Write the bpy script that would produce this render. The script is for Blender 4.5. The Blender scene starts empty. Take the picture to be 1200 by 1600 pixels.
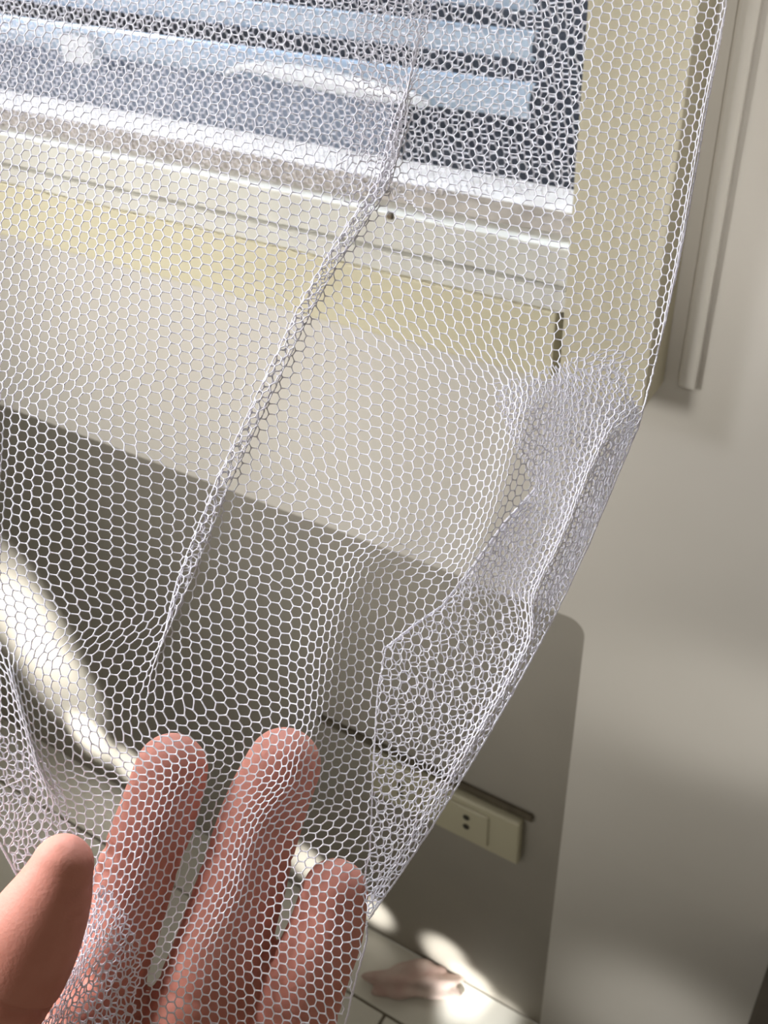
import bpy, bmesh, math, random
import numpy as np
from mathutils import Vector, Matrix
random.seed(4); rng = np.random.default_rng(4)
scene = bpy.context.scene
COL = scene.collection

# ------------------------------------------------------------------ camera
F = 1600.0                                   # focal length in pixels of the 1200x1600 frame
R = np.array([[0.84748816, -0.3007216, 0.43741324],
              [0.52941416, 0.5386726, -0.65540253],
              [-0.03852883, 0.78701865, 0.61572492]])
CAM = np.array([0.0, -0.57, 0.0])            # 0.57 m in front of the window wall (plane y = 0)
cd = bpy.data.cameras.new('camera'); cam = bpy.data.objects.new('camera', cd); COL.objects.link(cam)
cam.matrix_world = Matrix([[*R[0], CAM[0]], [*R[1], CAM[1]], [*R[2], CAM[2]], [0, 0, 0, 1]])
cd.sensor_fit = 'VERTICAL'; cd.sensor_height = 36.0; cd.lens = 36.0
cd.clip_start = 0.01; cd.clip_end = 50
cd.dof.use_dof = True; cd.dof.focus_distance = 0.222; cd.dof.aperture_fstop = 44.0
scene.camera = cam

# ------------------------------------------------------------------ world and lights
w = bpy.data.worlds.new('room_light'); scene.world = w; w.use_nodes = True
w.node_tree.nodes['Background'].inputs[0].default_value = (1.0, 0.91, 0.74, 1)
w.node_tree.nodes['Background'].inputs[1].default_value = 0.215
def lamp(kind, name, loc, target, power, colour, size=0.3, size_y=None, spot=None, blend=1.0):
    l = bpy.data.lights.new(name, kind); o = bpy.data.objects.new(name, l); COL.objects.link(o)
    o.location = loc
    o.rotation_euler = (Vector(target) - Vector(loc)).to_track_quat('-Z', 'Y').to_euler()
    l.energy = power; l.color = colour
    if kind == 'AREA':
        l.size = size
        if size_y: l.shape = 'RECTANGLE'; l.size_y = size_y
    if kind == 'SPOT':
        l.spot_size = math.radians(spot); l.spot_blend = blend; l.shadow_soft_size = size
    return o
# daylight of another window, up and to the left behind the photographer
k = lamp('AREA', 'room_window_light', (-1.1, -1.5, 0.35), (-0.56, 0, -0.33), 1.55, (1.0, 0.965, 0.90), 0.5, 0.5); k.data.spread = math.radians(33)
# added fill lamp on the left, shining along the wall onto the net and the hand
k = lamp('AREA', 'side_window_light', (-0.85, -0.72, 0.28), (-0.13, -0.46, -0.13), 1.7, (0.97, 0.97, 1.0), 0.3, 0.3); k.data.spread = math.radians(46)
# added spots that lay soft light bands on the wall to the right
lamp('SPOT', 'window_beam', (0.50, -0.36, -0.50), (-0.07, 0, -0.62), 8.5, (1.0, 0.97, 0.90), 0.03, spot=16, blend=1.0)
lamp('SPOT', 'window_beam', (0.12, -0.75, 0.30), (-0.09, 0, -0.15), 13, (1.0, 0.96, 0.90), 0.04, spot=22, blend=0.9)
lamp('SPOT', 'window_beam', (-0.02, -0.80, -0.80), (-0.06, 0, -1.12), 9.0, (1.0, 0.97, 0.90), 0.04, spot=20, blend=1.0)
# daylight outside the window
lamp('AREA', 'outdoor_light', (-0.9, 0.45, 0.85), (-0.6, 0.08, -0.2), 52, (0.80, 0.90, 1.0), 0.5)
scene.view_settings.view_transform = 'Standard'; scene.view_settings.look = 'None'
scene.view_settings.exposure = 0.0; scene.view_settings.gamma = 1.0
scene.view_settings.use_curve_mapping = False

# ------------------------------------------------------------------ helpers
def un(px, py, t):
    """point at depth t (metres along the optical axis) seen at a pixel of the photograph"""
    px = np.asarray(px, float); py = np.asarray(py, float); t = np.asarray(t, float)
    c = np.stack([(px - 600) / F * t, (800 - py) / F * t, -t], -1)
    return c @ R.T + CAM
def tag(o, label=None, cat=None, group=None, kind=None):
    if label: o['label'] = label
    if cat: o['category'] = cat
    if group: o['group'] = group
    if kind: o['kind'] = kind
    return o
def empty(name, loc):
    o = bpy.data.objects.new(name, None); COL.objects.link(o); o.location = loc; o.empty_display_size = 0.01
    return o
def link(name, me, m, parent=None, smooth=False):
    me.materials.clear(); me.materials.append(m)
    if smooth:
        me.polygons.foreach_set('use_smooth', [True] * len(me.polygons))
    o = bpy.data.objects.new(name, me); COL.objects.link(o)
    if parent is not None:
        o.parent = parent; o.matrix_parent_inverse = Matrix.Translation(parent.location).inverted()
    return o
def mesh(name, bm):
    me = bpy.data.meshes.new(name); bm.normal_update(); bm.to_mesh(me); bm.free(); return me
def box(bm, x0, x1, y0, y1, z0, z1):
    v = [bm.verts.new(p) for p in [(x0,y0,z0),(x1,y0,z0),(x1,y1,z0),(x0,y1,z0),(x0,y0,z1),(x1,y0,z1),(x1,y1,z1),(x0,y1,z1)]]
    for f in [(0,3,2,1),(4,5,6,7),(0,1,5,4),(1,2,6,5),(2,3,7,6),(3,0,4,7)]: bm.faces.new([v[i] for i in f])
def bbox(name, b, m, parent=None, bev=0.0, seg=2):
    bm = bmesh.new(); box(bm, *b)
    if bev: bmesh.ops.bevel(bm, geom=list(bm.edges), offset=bev, segments=seg, affect='EDGES', profile=0.6)
    return link(name, mesh(name, bm), m, parent, smooth=False)
def prism(pts, y0, y1):
    """outline in the x-z plane pulled from y0 to y1"""
    bm = bmesh.new()
    a = [bm.verts.new((x, y0, z)) for x, z in pts]; b = [bm.verts.new((x, y1, z)) for x, z in pts]
    bm.faces.new(a); bm.faces.new(b[::-1])
    n = len(pts)
    for i in range(n): bm.faces.new((a[i], b[i], b[(i+1) % n], a[(i+1) % n]))
    bmesh.ops.recalc_face_normals(bm, faces=bm.faces)
    return bm

def mat(name, col, rough=0.6, col2=None, scale=20, bump=0.0, bscale=60, spec=0.5, stretch=(1,1,1), metal=0.0, sss=0, coat=0, detail=6):
    m = bpy.data.materials.new(name); m.use_nodes = True
    nt = m.node_tree; N = nt.nodes; L = nt.links; b = N['Principled BSDF']
    b.inputs['Base Color'].default_value = (*col, 1); b.inputs['Roughness'].default_value = rough
    b.inputs['Specular IOR Level'].default_value = spec; b.inputs['Metallic'].default_value = metal
    b.inputs['Coat Weight'].default_value = coat
    tc = N.new('ShaderNodeTexCoord'); mp = N.new('ShaderNodeMapping'); mp.inputs['Scale'].default_value = stretch
    L.new(tc.outputs['Object'], mp.inputs[0])
    if col2:
        n = N.new('ShaderNodeTexNoise'); n.inputs['Scale'].default_value = scale; n.inputs['Detail'].default_value = detail
        r = N.new('ShaderNodeValToRGB'); r.color_ramp.elements[0].position = 0.35; r.color_ramp.elements[1].position = 0.68
        r.color_ramp.elements[0].color = (*col, 1); r.color_ramp.elements[1].color = (*col2, 1)
        L.new(mp.outputs[0], n.inputs['Vector']); L.new(n.outputs[0], r.inputs[0]); L.new(r.outputs[0], b.inputs['Base Color'])
    if bump:
        n2 = N.new('ShaderNodeTexNoise'); n2.inputs['Scale'].default_value = bscale; n2.inputs['Detail'].default_value = 4
        bp = N.new('ShaderNodeBump'); bp.inputs['Strength'].default_value = bump; bp.inputs['Distance'].default_value = 0.001
        L.new(mp.outputs[0], n2.inputs['Vector']); L.new(n2.outputs[0], bp.inputs['Height']); L.new(bp.outputs[0], b.inputs['Normal'])
    if sss:
        b.inputs['Subsurface Weight'].default_value = sss; b.inputs['Subsurface Radius'].default_value = (1.0, 0.35, 0.2)
        b.inputs['Subsurface Scale'].default_value = 0.003
    return m
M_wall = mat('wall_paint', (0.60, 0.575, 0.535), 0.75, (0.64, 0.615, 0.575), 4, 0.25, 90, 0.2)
M_niche = mat('niche_paint', (0.36, 0.335, 0.295), 0.65, (0.33, 0.31, 0.275), 5, 0.2, 60, 0.3)  # wall tone darkened, the recess shade is mixed into the colour
M_cream = mat('cream_painted_wood', (0.66, 0.62, 0.47), 0.55, (0.62, 0.58, 0.43), 26, 0.3, 60, 0.3, (0.25, 1, 4))
M_creamv = mat('cream_painted_wood_upright', (0.63, 0.59, 0.46), 0.55, (0.59, 0.55, 0.42), 26, 0.3, 60, 0.3, (4, 1, 0.25))
M_white = mat('white_sill_paint', (0.70, 0.70, 0.66), 0.5, (0.62, 0.61, 0.57), 30, 0.3, 80, 0.4)
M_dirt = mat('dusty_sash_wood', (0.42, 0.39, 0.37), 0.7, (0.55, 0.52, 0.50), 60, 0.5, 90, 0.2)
M_dark = mat('dark_gap', (0.02, 0.02, 0.022), 0.8)
M_slat = mat('pale_blue_slat', (0.50, 0.62, 0.78), 0.25, (0.62, 0.72, 0.84), 9, 0, 1, 0.6, (0.4, 1, 3))
M_highlight = mat('white_gloss_plastic', (0.86, 0.88, 0.90), 0.12, coat=0.8)  # gloss white for the shapes that imitate slat highlights
M_out = mat('dark_navy_render', (0.030, 0.034, 0.046), 0.6, (0.05, 0.055, 0.07), 8, 0.3, 40)
M_tile = mat('glossy_white_tile', (0.84, 0.83, 0.78), 0.2, (0.79, 0.78, 0.72), 9, 0.05, 20, 0.5)
M_grout = mat('brown_grout', (0.24, 0.21, 0.165), 0.9, (0.30, 0.26, 0.21), 60)
M_socket = mat('ivory_plastic', (0.52, 0.49, 0.36), 0.4, spec=0.4)
M_hole = mat('black_slot', (0.03, 0.027, 0.02), 0.7)
M_strip = mat('dark_brown_strip', (0.075, 0.062, 0.04), 0.6, (0.11, 0.09, 0.06), 50)
M_cabinet = mat('dark_brown_wood', (0.10, 0.088, 0.07), 0.55, (0.07, 0.06, 0.05), 20, 0.3, 50, 0.3, (0.3, 1, 3))
M_cloth = mat('dusty_red_cloth', (0.50, 0.35, 0.32), 0.85, (0.62, 0.52, 0.48), 25, 0.4, 200, 0.1)
M_nail = mat('fingernail', (0.72, 0.42, 0.36), 0.3)
M_rust = mat('rusty_steel', (0.10, 0.08, 0.06), 0.6, (0.2, 0.15, 0.1), 200)
def thread_mat():
    m = bpy.data.materials.new('nylon_thread'); m.use_nodes = True
    nt = m.node_tree; N = nt.nodes; L = nt.links; b = N['Principled BSDF']
    b.inputs['Base Color'].default_value = (0.93, 0.91, 0.95, 1); b.inputs['Roughness'].default_value = 0.45
    tr = N.new('ShaderNodeBsdfTranslucent'); tr.inputs[0].default_value = (0.92, 0.90, 0.95, 1)
    mx = N.new('ShaderNodeMixShader'); mx.inputs[0].default_value = 0.4
    L.new(b.outputs[0], mx.inputs[1]); L.new(tr.outputs[0], mx.inputs[2]); L.new(mx.outputs[0], N['Material Output'].inputs[0])
    return m
M_thread = thread_mat()
def glass_mat():
    m = bpy.data.materials.new('window_glass'); m.use_nodes = True
    nt = m.node_tree; N = nt.nodes; L = nt.links
    g = N.new('ShaderNodeBsdfGlossy'); g.inputs['Roughness'].default_value = 0.02
    t = N.new('ShaderNodeBsdfTransparent'); fr = N.new('ShaderNodeFresnel'); fr.inputs[0].default_value = 1.45
    mx = N.new('ShaderNodeMixShader'); ge = N.new('ShaderNodeNewGeometry'); mm = N.new('ShaderNodeMath'); mm.operation = 'MULTIPLY'
    iv = N.new('ShaderNodeMath'); iv.operation = 'SUBTRACT'; iv.inputs[0].default_value = 1.0; L.new(ge.outputs['Backfacing'], iv.inputs[1])
    L.new(fr.outputs[0], mm.inputs[0]); L.new(iv.outputs[0], mm.inputs[1]); L.new(mm.outputs[0], mx.inputs[0]); L.new(t.outputs[0], mx.inputs[1]); L.new(g.outputs[0], mx.inputs[2])
    L.new(mx.outputs[0], N['Material Output'].inputs[0])
    return m
M_glass = glass_mat()
def skin_mat():
    m = mat('skin', (0.52, 0.21, 0.155), 0.6, (0.58, 0.25, 0.19), 90, 0.10, 1500, 0.22, sss=0.10)
    return m
M_skin = skin_mat()

# ------------------------------------------------------------------ the setting
FLOOR = -1.46; BACK = 0.10; XE = -0.193; ZB = -0.576
# front wall: right of the niche and the band above it in one skin, niche corner rounded
rc = 0.016
arc = [(XE - rc + rc*math.sin(a), ZB - rc + rc*math.cos(a)) for a in np.linspace(0, math.pi/2, 8)]
pts = [(-2.6, ZB)] + arc + [(XE, FLOOR), (1.3, FLOOR), (1.3, 0.9), (-0.198, 0.9), (-0.198, -0.338), (-2.6, -0.338)]
link('wall_front', mesh('wall_front', prism(pts, 0.0, BACK)), M_wall)['kind'] = 'structure'
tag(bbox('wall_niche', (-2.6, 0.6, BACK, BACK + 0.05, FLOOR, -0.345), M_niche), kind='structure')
# floor: grout bed with one tile after another
fl = bbox('floor', (-3.0, 1.4, -2.2, BACK, FLOOR - 0.03, FLOOR - 0.0025), M_grout); tag(fl, kind='structure')
g = 0.0022
rows = [(0.0, BACK)] + [(-0.33*(k+1), -0.33*k) for k in range(3)]
for ri, (ya, yb) in enumerate(rows):
    x = -3.12 + (0.3 if ri % 2 else 0.0)
    for k in range(7):
        x0, x1 = x + 0.6*k, x + 0.6*(k+1)
        dz = random.uniform(-0.0006, 0.0006)
        yb2 = min(yb - g, -0.002) if x1 > XE else yb - g
        if ri == 0 and x1 > XE and x0 < XE: x1 = XE - 0.001; yb2 = yb - g
        if ri == 0 and x0 >= XE: continue
        bbox('tile', (x0 + g, x1 - g, ya + g, yb2, FLOOR - 0.0025, FLOOR + 0.004 + dz), M_tile, fl, 0.0012, 2)

# window: casing, bottom rail, sill, sash, pane
win = empty('window_1', (-0.75, 0.0, -0.34)); tag(win, kind='structure')
def wpart(name, b, m, bev=0.001, label=None, parent=win):
    o = bbox(name, b, m, parent, bev)
    if label: o['label'] = label
    return o
wpart('upright_casing', (-0.2165, -0.160, -0.038, -0.0005, -0.3455, 0.75), M_creamv, 0.0012, 'cream painted upright board')
wpart('bottom_casing', (-2.2, -0.2225, -0.036, -0.002, -0.3435, -0.2955), M_cream, 0.0012, 'cream painted bottom board')
wpart('sill_strip', (-2.2, -0.2168, -0.034, 0.03, -0.2950, -0.2815), M_white, 0.0008)
wpart('sash_rail', (-2.2, -0.2168, -0.030, 0.028, -0.2802, -0.2560), M_white, 0.0015)
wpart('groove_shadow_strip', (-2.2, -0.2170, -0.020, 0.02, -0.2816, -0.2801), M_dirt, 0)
wpart('glazing_bead', (-2.2, -0.2168, -0.012, 0.024, -0.2560, -0.2440), M_dirt, 0.001)
wpart('sash_upper_lip', (-2.2, -0.2168, -0.016, 0.020, -0.2440, -0.2395), M_dirt, 0.001)
wpart('sash_stile', (-0.2164, -0.198, 0.004, 0.03, -0.30, 0.75), M_dirt, 0.001)
wpart('window_pane', (-2.2, -0.2166, 0.022, 0.026, -0.2395, 0.75), M_glass, 0)
# wall moulding to the right of the casing (square board lying against the wall in its shade)
tag(bbox('trim_1', (-0.1500, -0.1385, -0.006, -0.0004, -0.343, 0.75), M_wall, None, 0.002), kind='structure')

# outdoors: dark wall, louvre slats, white highlight shapes
ow = bbox('outside_wall', (-2.6, 0.2, 1.1, 1.15, -0.8, 0.9), M_out); tag(ow, kind='structure')
os_ = bbox('outside_ledge', (-2.6, 0.2, 0.16, 1.1, -0.80, -0.76), M_out); tag(os_, kind='structure')
def slat(z0, z1, label, x1=-0.304, y=0.085, m=None):
    """one shallow C-section louvre blade with a rolled edge"""
    prof = []
    for a in np.linspace(-math.pi/2, math.pi/2, 9):
        prof.append((y + 0.010*(1 - math.cos(a)), (z0+z1)/2 + (z1-z0)/2*math.sin(a)))
    prof += [(p[0] + 0.0025, p[1]*1.0) for p in prof[::-1]]
    bm = bmesh.new(); A = [bm.verts.new((-2.0, a, b)) for a, b in prof]; B = [bm.verts.new((x1, a, b)) for a, b in prof]
    n = len(prof)
    for i in range(n): bm.faces.new((A[i], A[(i+1) % n], B[(i+1) % n], B[i]))
    h = n//2
    for i in range(h - 1):
        bm.faces.new((A[i], A[n-1-i], A[n-2-i], A[i+1])); bm.faces.new((B[i], B[i+1], B[n-2-i], B[n-1-i]))
    bmesh.ops.recalc_face_normals(bm, faces=bm.faces)
    return link('louvre_slat', mesh('louvre_slat', bm), m or M_slat, None, True)
G_sl = 'pale blue louvre slats outside the window'
labs = ['lowest pale blue slat behind the window net, carrying the white bar',
        'second pale blue slat from the bottom behind the window net',
        'third pale blue slat from the bottom, near the top edge of the picture']
for (z0, z1), lb in zip([(-0.2265, -0.203), (-0.188, -0.170), (-0.158, -0.138)], labs):
    tag(slat(z0, z1, lb), lb, 'slat', G_sl)
for i, (z0, z1) in enumerate([(-0.126, -0.106), (-0.09, -0.07)]):
    tag(slat(z0, z1, ''), ['fourth pale blue slat from the bottom, above the frame', 'fifth pale blue slat from the bottom, above the frame'][i], 'slat', G_sl)
# white shape standing in for the highlight on the lowest slat, its left end curled down
def tube(bm, P, Rr, n=12, cap=True, flat=1.0, up=None):
    P = [Vector(p) for p in P]; rings = []
    for i, p in enumerate(P):
        d = (P[min(i+1, len(P)-1)] - P[max(i-1, 0)]).normalized()
        u = Vector(up) if up is not None else (Vector((0,0,1)) if abs(d.z) < 0.9 else Vector((1,0,0)))
        s = d.cross(u).normalized(); u2 = s.cross(d).normalized()
        rings.append([bm.verts.new(p + s*math.cos(a)*Rr[i] + u2*math.sin(a)*Rr[i]*flat) for a in np.linspace(0, 2*math.pi, n, endpoint=False)])
    for a, b in zip(rings[:-1], rings[1:]):
        for i in range(n): bm.faces.new((a[i], a[(i+1) % n], b[(i+1) % n], b[i]))
    if cap: bm.faces.new(rings[0][::-1]); bm.faces.new(rings[-1])
bm = bmesh.new()
tube(bm, [(-0.560, 0.075, -0.2215), (-0.556, 0.075, -0.217), (-0.545, 0.075, -0.2125), (-0.525, 0.075, -0.2105), (-0.50, 0.075, -0.2115), (-0.46, 0.075, -0.2135), (-0.42, 0.075, -0.2155), (-0.39, 0.075, -0.2175), (-0.375, 0.075, -0.219)],
     [0.0015, 0.002, 0.0028, 0.005, 0.0075, 0.0085, 0.0075, 0.0055, 0.002])
tag(link('plastic_bar', mesh('plastic_bar', bm), M_highlight, None, True), 'white glossy curved plastic bar in front of the lowest blue slat', 'bar')
tag(bbox('plastic_clip', (-0.738, -0.702, 0.072, 0.084, -0.228, -0.205), M_highlight, None, 0.002), 'white square clip on the lowest blue slat at upper left', 'clip')  # added block imitating a bright highlight on the slat
M_grey = mat('grey_blue_sheet', (0.20, 0.24, 0.33), 0.5, (0.27, 0.31, 0.40), 8)
tag(bbox('grey_panel', (-2.2, -0.43, 0.11, 0.12, -0.42, -0.222), M_grey, None, 0.002), 'grey blue panel standing below the slats outside the window', 'panel')

# screw in the sash and speck on the wall
def disc(name, c, r, m, label, cat, axis_y=0.003):
    bm = bmesh.new(); bmesh.ops.create_cone(bm, cap_ends=True, segments=12, radius1=r, radius2=r*0.6, depth=axis_y)
    bmesh.ops.rotate(bm, verts=bm.verts, matrix=Matrix.Rotation(math.pi/2, 3, 'X'))
    o = link(name, mesh(name, bm), m); o.location = c; tag(o, label, cat); return o
def at_y(px, py, y):
    r = R @ np.array([(px-600)/F, (800-py)/F, -1.0]); return CAM + r*(y - CAM[1])/r[1]
def at_z(px, py, z):
    r = R @ np.array([(px-600)/F, (800-py)/F, -1.0]); return CAM + r*(z - CAM[2])/r[2]
p = at_y(609, 338, -0.031); disc('screw', p, 0.0028, M_rust, 'small rusty screw in the white sash rail below the glass', 'screw')
p = at_y(1076, 576, -0.001); disc('wall_speck', p, 0.0012, M_rust, 'tiny dark nail head in the wall right of the window casing', 'nail', 0.002)

# socket with dark strip above it, on the niche wall
so = empty('wall_socket', (-0.35, BACK, -1.05)); tag(so, 'ivory double wall socket plate on the niche wall under the dark strip', 'socket')
bbox('faceplate', (-0.480, -0.273, BACK-0.012, BACK, -1.092, -1.012), M_socket, so, 0.004, 3)
for cx in (-0.338, -0.430):
    bm = bmesh.new(); box(bm, cx-0.026, cx+0.026, BACK-0.0145, BACK-0.0115, -1.080, -1.024); bmesh.ops.bevel(bm, geom=list(bm.edges), offset=0.0015, affect='EDGES')
    oo = link('socket_insert', mesh('socket_insert', bm), M_socket, so)
    for dz in (0.009, -0.009):
        bm = bmesh.new(); bmesh.ops.create_cone(bm, cap_ends=True, segments=14, radius1=0.0042, radius2=0.0042, depth=0.002)
        bmesh.ops.rotate(bm, verts=bm.verts, matrix=Matrix.Rotation(math.pi/2, 3, 'X')); bmesh.ops.translate(bm, verts=bm.verts, vec=(cx-0.003, BACK-0.0148, -1.050+dz))
        h = link('pin_hole', mesh('pin_hole', bm), M_hole); h.parent = oo; h.matrix_parent_inverse = Matrix.Identity(4)
        h.matrix_world = Matrix.Identity(4)
        h.parent = oo; h.matrix_parent_inverse = oo.matrix_world.inverted()
tag(bbox('cable_strip', (-0.560, -0.262, BACK-0.005, BACK-0.0003, -1.008, -0.996), M_strip, None, 0.002), 'thin dark brown strip fixed on the niche wall above the socket', 'strip')

# dark cabinet whose corner shows at the lower right
pc = at_z(1180, 1567, -0.85)
cab = empty('low_cabinet', (0.3, -0.3, FLOOR + 0.004)); tag(cab, 'dark brown wooden cabinet corner at the lower right against the wall', 'cabinet')
x0 = float(pc[0]); 
bbox('cabinet_body', (x0+0.006, x0+0.42, -0.32, -0.004, FLOOR+0.004, -0.868), M_cabinet, cab, 0.002)
bbox('cabinet_top', (x0, x0+0.43, -0.33, -0.002, -0.868, -0.85), M_cabinet, cab, 0.003)

# dusty red cloth on the tiles by the wall
bm = bmesh.new(); bmesh.ops.create_icosphere(bm, subdivisions=4, radius=1.0)
for v in bm.verts:
    n = 0.18*math.sin(5*v.co.x + 2*v.co.y) + 0.14*math.sin(7*v.co.y + 3*v.co.z) + 0.1*math.sin(11*v.co.x - 6*v.co.y)
    v.co = Vector((v.co.x*0.070*(1+0.6*n), v.co.y*0.028*(1+0.6*n), max(v.co.z, -0.3)*0.009*(1+1.5*n)))
o = link('cloth_scrap', mesh('cloth_scrap', bm), M_cloth, None, True); q = at_z(655, 1535, FLOOR+0.006); o.location = (float(q[0]), float(q[1]), FLOOR+0.0095); o.rotation_euler.z = 0.5
tag(o, 'crumpled dusty red cloth scrap on the white floor tiles', 'cloth')

# light patches thrown on the foot of the niche wall by added spots
def patch(px, py, off, power, spot, size=0.01):
    t = at_y(px, py, BACK); lamp('SPOT', 'sunbeam', t + np.array(off), t, power, (1.0, 0.98, 0.92), size, spot=spot, blend=1.0)
patch(695, 1490, (0.02, -0.60, 0.30), 60, 8)
patch(735, 1535, (0.02, -0.60, 0.30), 65, 8)
patch(785, 1580, (0.02, -0.60, 0.30), 30, 8)
patch(585, 1425, (0.02, -0.60, 0.30), 60, 7)
patch(480, 1350, (0.02, -0.60, 0.30), 60, 9)
patch(205, 1200, (0.05, -0.70, 0.30), 90, 9)
patch(140, 1150, (0.05, -0.70, 0.30), 110, 10)
patch(90, 1060, (0.10, -0.80, 0.45), 80, 15)
patch(45, 980, (0.10, -0.80, 0.45), 90, 16)
patch(5, 920, (0.10, -0.80, 0.45), 70, 17)

# ------------------------------------------------------------------ the hand (left hand, palm towards the camera)
hb = bmesh.new()
def chain(pts, flat=1.0, n=20, sub=5):
    """pts: (px, py, depth, radius in px); smooth tapered limb with round ends"""
    P = np.array([un(a, b, t) for a, b, t, r in pts]); Rr = np.array([r*t/F for a, b, t, r in pts])
    tt = np.arange(len(P)); s = np.linspace(0, len(P)-1, (len(P)-1)*sub + 1)
    def cr(V):
        out = []
        for x in s:
            i = min(int(x), len(V)-2); f = x - i
            p0 = V[max(i-1, 0)]; p1 = V[i]; p2 = V[i+1]; p3 = V[min(i+2, len(V)-1)]
            out.append(0.5*((2*p1) + (p2-p0)*f + (2*p0-5*p1+4*p2-p3)*f*f + (3*p1-p0-3*p2+p3)*f**3))
        return np.array(out)
    P2 = cr(P); R2 = cr(Rr)
    d = P2[0] - P2[1]; d /= np.linalg.norm(d)
    caps, cr_ = [], []
    for a in np.linspace(math.pi/2*0.97, 0.25, 7):
        caps.append(P2[0] + d*R2[0]*math.sin(a)); cr_.append(R2[0]*math.cos(a))
    P3 = np.vstack([np.array(caps), P2]); R3 = np.concatenate([cr_, R2])
    tube(hb, [tuple(p) for p in P3], list(R3), n, True, flat, up=tuple(-R[:, 2] * -1))
T0 = 0.2175
index = [(268,1203,T0,58),(248,1268,T0+.0005,62),(222,1335,T0+.001,62),(200,1400,T0+.001,65),(167,1500,T0,69),(132,1600,T0-.001,72),(85,1740,T0-.001,76),(45,1870,T0+.001,80)]
middle = [(443,1196,T0,60),(417,1255,T0+.0005,65),(396,1318,T0+.001,67),(372,1400,T0+.001,71),(340,1500,T0+.001,75),(300,1600,T0+.001,78),(245,1750,T0+.001,80),(205,1900,T0+.002,84)]
ring = [(523,1396,T0-.004,54),(509,1455,T0-.004,60),(483,1520,T0-.004,64),(457,1600,T0-.004,67),(420,1700,T0-.003,72),(380,1820,T0-.001,76),(345,1950,T0+.001,80)]
pinky = [(640,1690,T0-.008,46),(615,1750,T0-.007,52),(580,1830,T0-.005,56),(530,1930,T0-.002,62),(480,2030,T0+.001,70)]
thumb = [(98,1352,.1925,50),(80,1400,.1925,66),(52,1455,.193,80),(20,1515,.194,86),(-30,1600,.196,86),(-95,1720,.200,92),(-120,1860,.206,104),(-80,2000,.212,130)]
for c in (index, middle, ring, pinky): chain(c, 0.92)
chain(thumb, 0.86)
for tgt, r0 in (((60,1880),84),((210,1900),90),((345,1950),88),((470,2040),80)):        # palm rays
    chain([(tgt[0], tgt[1], T0+.002, r0), ((tgt[0]+180)/2+20, 2150, T0+.004, 108), (190, 2420, T0+.008, 120), (180, 2650, T0+.012, 118)], 0.9)
chain([(-60,2000,.212,120), (40,2150,.216,140), (130,2380,.222,130), (180,2640,.228,112)], 0.9)
chain([(180,2560,T0+.012,118), (170,2750,T0+.016,112), (140,3000,T0+.02,125), (60,3500,T0+.03,160), (-60,4100,T0+.05,185)], 0.85, sub=8)
me = bpy.data.meshes.new('hand_raw'); bmesh.ops.recalc_face_normals(hb, faces=hb.faces); hb.to_mesh(me); hb.free()
tmp = bpy.data.objects.new('hand_raw', me); COL.objects.link(tmp)
rm = tmp.modifiers.new('r', 'REMESH'); rm.mode = 'VOXEL'; rm.voxel_size = 0.0009; rm.use_smooth_shade = True
sm = tmp.modifiers.new('s', 'SMOOTH'); sm.iterations = 9; sm.factor = 0.5
dg = bpy.context.evaluated_depsgraph_get(); me2 = bpy.data.meshes.new_from_object(tmp.evaluated_get(dg)); bpy.data.objects.remove(tmp)
n = len(me2.vertices); V = np.empty(n*3); me2.vertices.foreach_get('co', V); V = V.reshape(-1, 3)
NV = np.empty(n*3); me2.vertices.foreach_get('normal', NV); NV = NV.reshape(-1, 3)
fwd = -R[:, 2]
def crease(a, b, t, depth, width, V):
    A = un(*a, t); B = un(*b, t); d = B - A; Ln = np.linalg.norm(d); d = d/Ln
    C_ = np.cross(d, fwd); C_ /= np.linalg.norm(C_)
    rel = V - A; s = rel @ d; q = rel @ C_; z = (V - un(*a, t)) @ fwd
    bow = 0.0008*np.sin(np.clip(s/Ln, 0, 1)*math.pi)
    wgt = np.exp(-((q - bow)/width)**2) * np.exp(-(np.clip(-s, 0, 1)/0.003)**2) * np.exp(-(np.clip(s-Ln, 0, 1)/0.003)**2) * ((NV @ fwd) < 0.25) * (np.abs(z) < 0.03)
    return wgt[:, None]*depth
D = np.zeros_like(V)
for a, b, t, dep, wd in [((160,1322),(296,1345),T0,.0007,.0011), ((150,1350),(285,1372),T0,.0004,.0007), ((90,1560),(232,1590),T0,.0006,.0010),
                         ((325,1322),(468,1352),T0,.0004,.0008), ((260,1530),(415,1570),T0,.0006,.0010),
                         ((432,1550),(548,1575),T0,.0004,.0008), ((-60,1520),(80,1590),.193,.0022,.0016), ((-60,1550),(60,1612),.193,.0009,.0009)]:
    D -= NV*crease(a, b, t, dep, wd, V)
V2 = V + D; me2.vertices.foreach_set('co', V2.ravel()); me2.update()
pers = empty('person', un(180, 2650, T0+.012)); tag(pers, 'person whose bare left hand holds up the white net, palm to the viewer', 'person')
ho = link('hand', me2, M_skin, pers, True)
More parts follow.
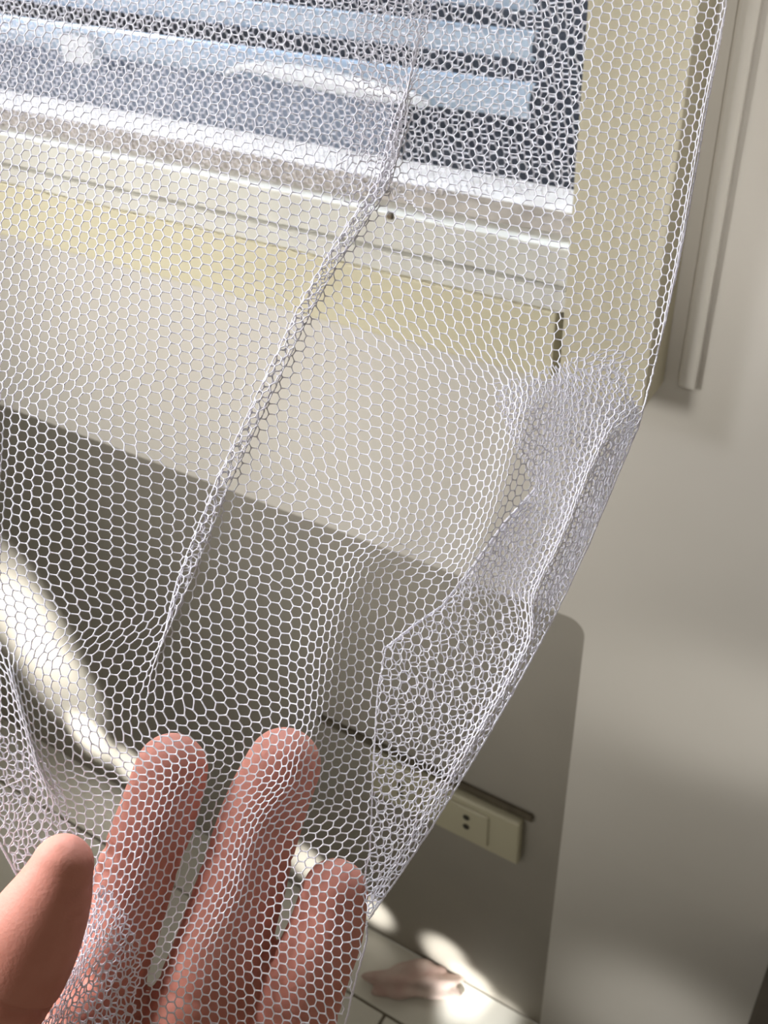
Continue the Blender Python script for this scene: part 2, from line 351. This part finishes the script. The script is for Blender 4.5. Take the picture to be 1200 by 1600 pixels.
# nails on the far side of the fingers
def nail(a, b, t, r, wpx, side=1):
    A = un(*a, t); B = un(*b, t); d = (A-B)/np.linalg.norm(A-B); s = np.cross(d, fwd); s /= np.linalg.norm(s)
    bm = bmesh.new(); Ln = 0.011; W = wpx*t/F; rr = r*t/F*1.0; g_ = []
    for i in range(7):
        row = []
        for j in range(7):
            u = i/6; th = (j/6-0.5)*1.5
            wv = 1 - 0.25*(2*u-1)**4
            row.append(bm.verts.new(tuple(A - d*Ln*(u-0.25) + s*math.sin(th)*W*wv + fwd*side*(rr*0.93*math.cos(th*0.9) - 0.0002 + 0.0007*(1-u)))))
        g_.append(row)
    for i in range(6):
        for j in range(6): bm.faces.new((g_[i][j], g_[i+1][j], g_[i+1][j+1], g_[i][j+1]))
    bmesh.ops.solidify(bm, geom=bm.faces, thickness=0.0004)
    link('fingernail', mesh('fingernail', bm), M_nail, pers, True)
for ch_, k in ((index,1),(middle,1),(ring,1),(pinky,1)):
    nail(ch_[0][:2], ch_[1][:2], ch_[0][2], ch_[0][3]*0.92, ch_[0][3]*0.8)

# ------------------------------------------------------------------ nets
def lattice(x0, x1, y0, y1, sx, sy, ang=0.0, org=(0, 0), jit=0.35):
    """flat-topped hexagons: nodes and edges over a rectangle of the cloth, spacing sx by sy"""
    cx, cy = (x0+x1)/2, (y0+y1)/2
    nc = int((x1-x0)/sx)//2 + 3; nr = int((y1-y0)/sy)//2 + 3
    nodes = {}; edges = set()
    def nd(i6, j2):
        k = (i6, j2)
        if k not in nodes: nodes[k] = len(nodes)
        return nodes[k]
    for i in range(-nc, nc+1):
        for j in range(-nr, nr+1):
            ci = 3*i; cj = 4*j + (2 if i % 2 else 0)
            pts = [(ci+2, cj), (ci+1, cj+2), (ci-1, cj+2), (ci-2, cj)]
            ids = [nd(*p_) for p_ in pts]
            for a, b in zip(ids[:-1], ids[1:]): edges.add((min(a, b), max(a, b)))
    K = np.array(list(nodes.keys()), float); kx = K[:, 0]; m3 = np.mod(kx, 3); X = (np.round(kx/3) + np.where(m3 == 1, 0.37, np.where(m3 == 2, -0.37, 0.0)))*sx; Y = K[:, 1]/4*sy
    ca, sa = math.cos(ang), math.sin(ang)
    P = np.stack([cx + org[0] + X*ca - Y*sa, cy + org[1] + X*sa + Y*ca], 1)
    P += rng.normal(0, jit, P.shape)
    return P, np.array(sorted(edges))
def polydist(P, line):
    """signed distance to a polyline (positive to its right in the picture), unit normal, fraction along"""
    best = np.full(len(P), 1e9); sd = np.zeros(len(P)); nn = np.zeros_like(P); fr = np.zeros(len(P))
    L_ = np.array(line, float); seg = np.linalg.norm(L_[1:]-L_[:-1], axis=1); cum = np.concatenate([[0], np.cumsum(seg)])/seg.sum()
    for i in range(len(L_)-1):
        a, b = L_[i], L_[i+1]; d = b-a; l2 = d@d
        t = np.clip((P-a)@d/l2, 0, 1); q = a + t[:, None]*d; r = P-q; dist = np.linalg.norm(r, axis=1)
        nrm = np.array([d[1], -d[0]])/math.sqrt(l2); s = np.sign(r@nrm); s[s == 0] = 1
        m = dist < best; best[m] = dist[m]; sd[m] = (s*dist)[m]; nn[m] = nrm; fr[m] = (cum[i] + t*(cum[i+1]-cum[i]))[m]
    return sd, nn, fr
def pleat(P, line, wd, A, fade=(0.08, 0.08)):
    sd, nn, fr = polydist(P, line)
    if fade[0]: env = np.clip(fr/fade[0], 0, 1)
    else: env = np.ones(len(P))
    if fade[1]: env = env*np.clip((1-fr)/fade[1], 0, 1)
    env = env*env*(3-2*env)
    fall = np.exp(-(np.clip(np.abs(sd)-3*wd, 0, None)/(6*wd))**2)
    sh = -A*np.tanh(sd/wd)*env*fall
    dep = env*np.exp(-(sd/wd)**2)
    return P + nn*sh[:, None], dep
def inside(P, poly):
    x, y = P[:, 0], P[:, 1]; r = np.zeros(len(P), bool); n = len(poly)
    for i in range(n):
        (x1, y1), (x2, y2) = poly[i], poly[(i+1) % n]
        if y1 == y2: continue
        c = ((y1 > y) != (y2 > y)) & (x < (x2-x1)*(y-y1)/(y2-y1) + x1); r ^= c
    return r
def threads(name, X, E_, rad, parent, m=M_thread, sides=4, smooth=True):
    """every edge becomes a thin tube; one mesh of loose tubes = one piece of netting"""
    a = X[E_[:, 0]]; b = X[E_[:, 1]]; d = b-a; ln = np.linalg.norm(d, axis=1); ok = ln > 1e-6; a, b, d, ln = a[ok], b[ok], d[ok], ln[ok]
    d = d/ln[:, None]; u = np.cross(d, fwd); u /= np.maximum(np.linalg.norm(u, axis=1), 1e-6)[:, None]; v = np.cross(d, u)
    rr = np.full(len(a), rad) if np.isscalar(rad) else rad[ok]
    a = a - d*rr[:, None]*0.5; b = b + d*rr[:, None]*0.5
    n = len(a); VV = np.empty((n, 3*sides, 3)); mid = (a+b)/2
    for k in range(sides):
        an = 2*math.pi*k/sides + math.pi/4
        o_ = (u*math.cos(an) + v*math.sin(an))*rr[:, None]
        VV[:, k] = a+o_*1.25; VV[:, sides+k] = mid+o_*0.88; VV[:, 2*sides+k] = b+o_*1.25
    base = (np.arange(n)*3*sides)[:, None, None]
    Fq = np.array([[q*sides+k, q*sides+(k+1) % sides, (q+1)*sides+(k+1) % sides, (q+1)*sides+k] for q in (0, 1) for k in range(sides)])[None]
    Fc = (base + Fq).reshape(-1, 4)
    me = bpy.data.meshes.new(name); me.vertices.add(n*3*sides); me.vertices.foreach_set('co', VV.ravel())
    me.loops.add(Fc.size); me.loops.foreach_set('vertex_index', Fc.ravel().astype(np.int32))
    me.polygons.add(len(Fc)); me.polygons.foreach_set('loop_start', np.arange(0, Fc.size, 4, dtype=np.int32))
    me.update(calc_edges=True); me.validate()
    o = link(name, me, m, parent, smooth); return o
FD = np.array([0.0])
def tfield(P):
    """depth of the held cloth: hanging a little further off towards the top, resting on the fingers below"""
    y = P[:, 1]; x = P[:, 0]
    t = 0.2085 + 0.040*np.clip((1150-y)/1150, 0, 1.5)**1.2
    t += 0.0012*np.sin(x/95.0 + y/240.0)*np.clip((1100-y)/400, 0, 1)
    t -= 0.0035*np.exp(-((x-520)/90)**2)*np.clip((y-1250)/120, 0, 1)      # over the ring finger
    t -= 0.0018*np.clip((y-1400)/150, 0, 1)
    return t
def edge_tube(name, pts, rad, dt, parent):
    P = np.array(pts, float)
    s = np.linspace(0, len(P)-1, (len(P)-1)*14+1); Q = np.stack([np.interp(s, range(len(P)), P[:, k]) for k in (0, 1)], 1)
    Q += rng.normal(0, 0.3, Q.shape)
    X = un(Q[:, 0], Q[:, 1], tfield(Q)+dt); E_ = np.stack([np.arange(len(X)-1), np.arange(1, len(X))], 1)
    return threads(name, X, E_, rad, parent, sides=6)

RIDGE = [(655,60),(625,190),(600,285),(560,345),(520,405),(478,480),(440,560),(395,655),(350,750),(318,830),(290,900),(255,1000),(225,1080),(198,1165)]
EDGE_R = [(1210,-410),(1142,-40),(1126,60),(1104,170),(1085,280),(1063,400),(1040,500),(1018,590),(998,665),(962,750),(920,850),(868,960),(800,1085),(735,1195),(670,1300),(612,1385),(577,1435)]
POLY_A = EDGE_R + [(573,1470),(556,1530),(530,1640),(430,1700),(30,1700),(48,1620),(80,1560),(120,1480),(138,1420),(110,1370),(32,1378),(0,1318),(-60,1230),(-330,1000),(-330,-420),(1215,-420)]
def warpA(P, extra=1.0):
    dep = np.zeros(len(P)); 
    for line, wd, A, fade in [
        ([(610,700),(560,840),(520,930),(490,1030),(470,1130),(425,1260),(390,1400),(340,1520),(300,1660)], 60, 28, (0.2, 0.3)),
        ([(330,1130),(262,1250),(222,1335),(190,1430),(150,1550),(110,1680)], 80, 26, (0.2, 0.3)),
        ([(-12,560),(-6,700),(-14,830),(-22,960)], 30, 22, (0.2, 0.2)),
        ([(0,1000),(30,1100),(60,1200),(110,1300)], 42, 34, (0.2, 0.3)),
        ([(1010,620),(950,740),(905,850),(850,960),(790,1075),(720,1190),(650,1300),(600,1440)], 45, 34, (0.1, 0.35)),
        ([(1150,-60),(1100,170),(1060,400),(1020,590)], 20, 17, (0, 0.1)),
        ([(840,560),(800,700),(760,820),(700,950)], 60, 30, (0.2, 0.2)),
        ([(170,1340),(150,1450),(110,1540),(70,1640)], 34, 20, (0.6, 0)),
        (RIDGE, 22, 43*extra, (0.12, 0.25))]:
        P, dd = pleat(P, line, wd, A, fade); dep += dd*(wd/40.0)
    return P, dep

net = empty('mosquito_net', un(500, 700, 0.225))
tag(net, 'white hexagonal mesh net draped over the hand, one sheer sheet from top to bottom', 'net')
P, E_ = lattice(-420, 1380, -600, 1820, 13.8, 16.8, 0.10)
# the cloth's columns lean a little differently up and down the sheet
yy = P[:, 1]; P[:, 0] += 0.00009*(yy-900)**2*np.where(yy < 900, 1, 0.2)*0.6
P, dep = warpA(P)
t = tfield(P) - 0.0012*dep
X = un(P[:, 0], P[:, 1], t); ins = inside(P, POLY_A); E2 = E_[ins[E_].all(1)]
o = threads('net_sheet', X, E2, 0.000175, net); o['kind'] = 'stuff'

# folded-back layer on the right, behind the front sheet
FOLD = [(985,560),(1000,640)] + [p for p in EDGE_R if p[1] > 640] + [(562,1405),(578,1330),(583,1200),(590,1080),(603,1012),(650,975),(690,948),(735,890),(790,815),(835,765),(800,690),(765,600),(860,568),(960,540)]
P, E_ = lattice(400, 1300, 350, 1700, 13.0, 15.6, -0.22, (5, 3))
P, dep = pleat(P, [(870,520),(850,620),(810,740),(770,830),(740,930)], 70, 44, (0.1, 0.25))
P, dep2 = pleat(P, [(1010,620),(950,740),(905,850),(850,960),(790,1075),(720,1190),(650,1300),(585,1400)], 40, 30, (0.05, 0))
P, dep3 = pleat(P, [(835,765),(790,815),(735,890),(690,948),(650,975),(603,1012)], 12, 15, (0.2, 0.05))
sd, _, _ = polydist(P, EDGE_R); t = tfield(P) + 0.008*(1-np.exp(-np.abs(sd)/70.0)) - 0.002*dep3
X = un(P[:, 0], P[:, 1], t); ins = inside(P, FOLD); E2 = E_[ins[E_].all(1)]
o = threads('folded_layer', X, E2, 0.000185, net); o['kind'] = 'stuff'
P, E_ = lattice(600, 1100, 500, 1050, 7.4, 9.2, 0.35, (5, 3))
FINE = [(765,605),(860,590),(960,560),(1000,640),(962,750),(920,850),(868,950),(780,930),(700,945),(735,893),(790,818),(835,768),(800,695)]
P, dd = pleat(P, [(1010,620),(950,740),(905,850),(850,960)], 40, 24, (0, 0))
X = un(P[:, 0], P[:, 1], tfield(P) + 0.011); ins = inside(P, FINE); E2 = E_[ins[E_].all(1)]
o = threads('folded_layer', X, E2, 0.000190, net); o['kind'] = 'stuff'
# upper fold over the window and the crumple between thumb and index finger
POLY_C = [(560,-60),(690,-60),(668,60),(645,190),(612,285),(570,335),(520,310),(545,180)]
P, E_ = lattice(-200, 820, -200, 500, 12.4, 14.6, 0.42, (3, 2))
P, dep = pleat(P, RIDGE[:5], 24, 28, (0.0, 0.0))
X = un(P[:, 0], P[:, 1], tfield(P) + 0.006); ins = inside(P, POLY_C); E2 = E_[ins[E_].all(1)]
o = threads('folded_layer', X, E2, 0.000185, net); o['kind'] = 'stuff'
POLY_D = [(150,1378),(185,1400),(215,1450),(225,1500),(215,1560),(200,1680),(30,1700),(48,1620),(80,1560),(120,1480),(142,1420)]
P, E_ = lattice(-50, 330, 1250, 1800, 12.5, 17, 0.45)
P, dep = pleat(P, [(160,1380),(140,1460),(110,1540),(70,1640)], 30, 20, (0, 0))
X = un(P[:, 0], P[:, 1], tfield(P) - 0.0012); ins = inside(P, POLY_D); E2 = E_[ins[E_].all(1)]
o = threads('folded_layer', X, E2, 0.000185, net); o['kind'] = 'stuff'
POLY_E = [(-60,1120),(20,1150),(70,1190),(105,1250),(120,1310),(110,1372),(32,1378),(0,1318),(-60,1230)]
P, E_ = lattice(-200, 300, 950, 1550, 12.5, 15.5, -0.5)
X = un(P[:, 0], P[:, 1], tfield(P) + 0.004); ins = inside(P, POLY_E); E2 = E_[ins[E_].all(1)]
o = threads('folded_layer', X, E2, 0.000185, net); o['kind'] = 'stuff'
edge_tube('net_hem', EDGE_R, 0.00022, 0.0, net)
edge_tube('net_hem', [(573,1440),(573,1470),(556,1530),(530,1640)], 0.00020, 0.0005, net)
edge_tube('net_hem', [(-330,1000),(-60,1230),(0,1318),(32,1378)], 0.00022, 0.0, net)
edge_tube('net_hem', [(835,765),(790,815),(735,890),(690,948),(650,975),(603,1012)], 0.00030, 0.004, net)
edge_tube('net_hem', [(603,1012),(590,1080),(583,1200),(578,1330),(562,1405)], 0.00018, 0.006, net)

# second net, stretched in the window opening behind the casing
P, E_ = lattice(-1000, -200, -270, 260, 4.6, 5.6, 0.16, jit=0.22)
P = P/1000.0
ins = (P[:, 0] < -0.2170) & (P[:, 0] > -0.95) & (P[:, 1] > -0.256) & (P[:, 1] < 0.12)
X = np.stack([P[:, 0], -0.0005 - 0.018*np.exp(-((P[:, 1]+0.256)/0.03)**2)*0.55 + 0.0006*np.sin(P[:, 0]*60), P[:, 1]], 1)
X[:, 1] = np.minimum(X[:, 1], -0.017)
E2 = E_[ins[E_].all(1)]
o = threads('window_net', X, E2, 0.00042, None)
tag(o, 'white mesh netting stretched across the window opening behind the casing', 'net')
o['kind'] = 'stuff'
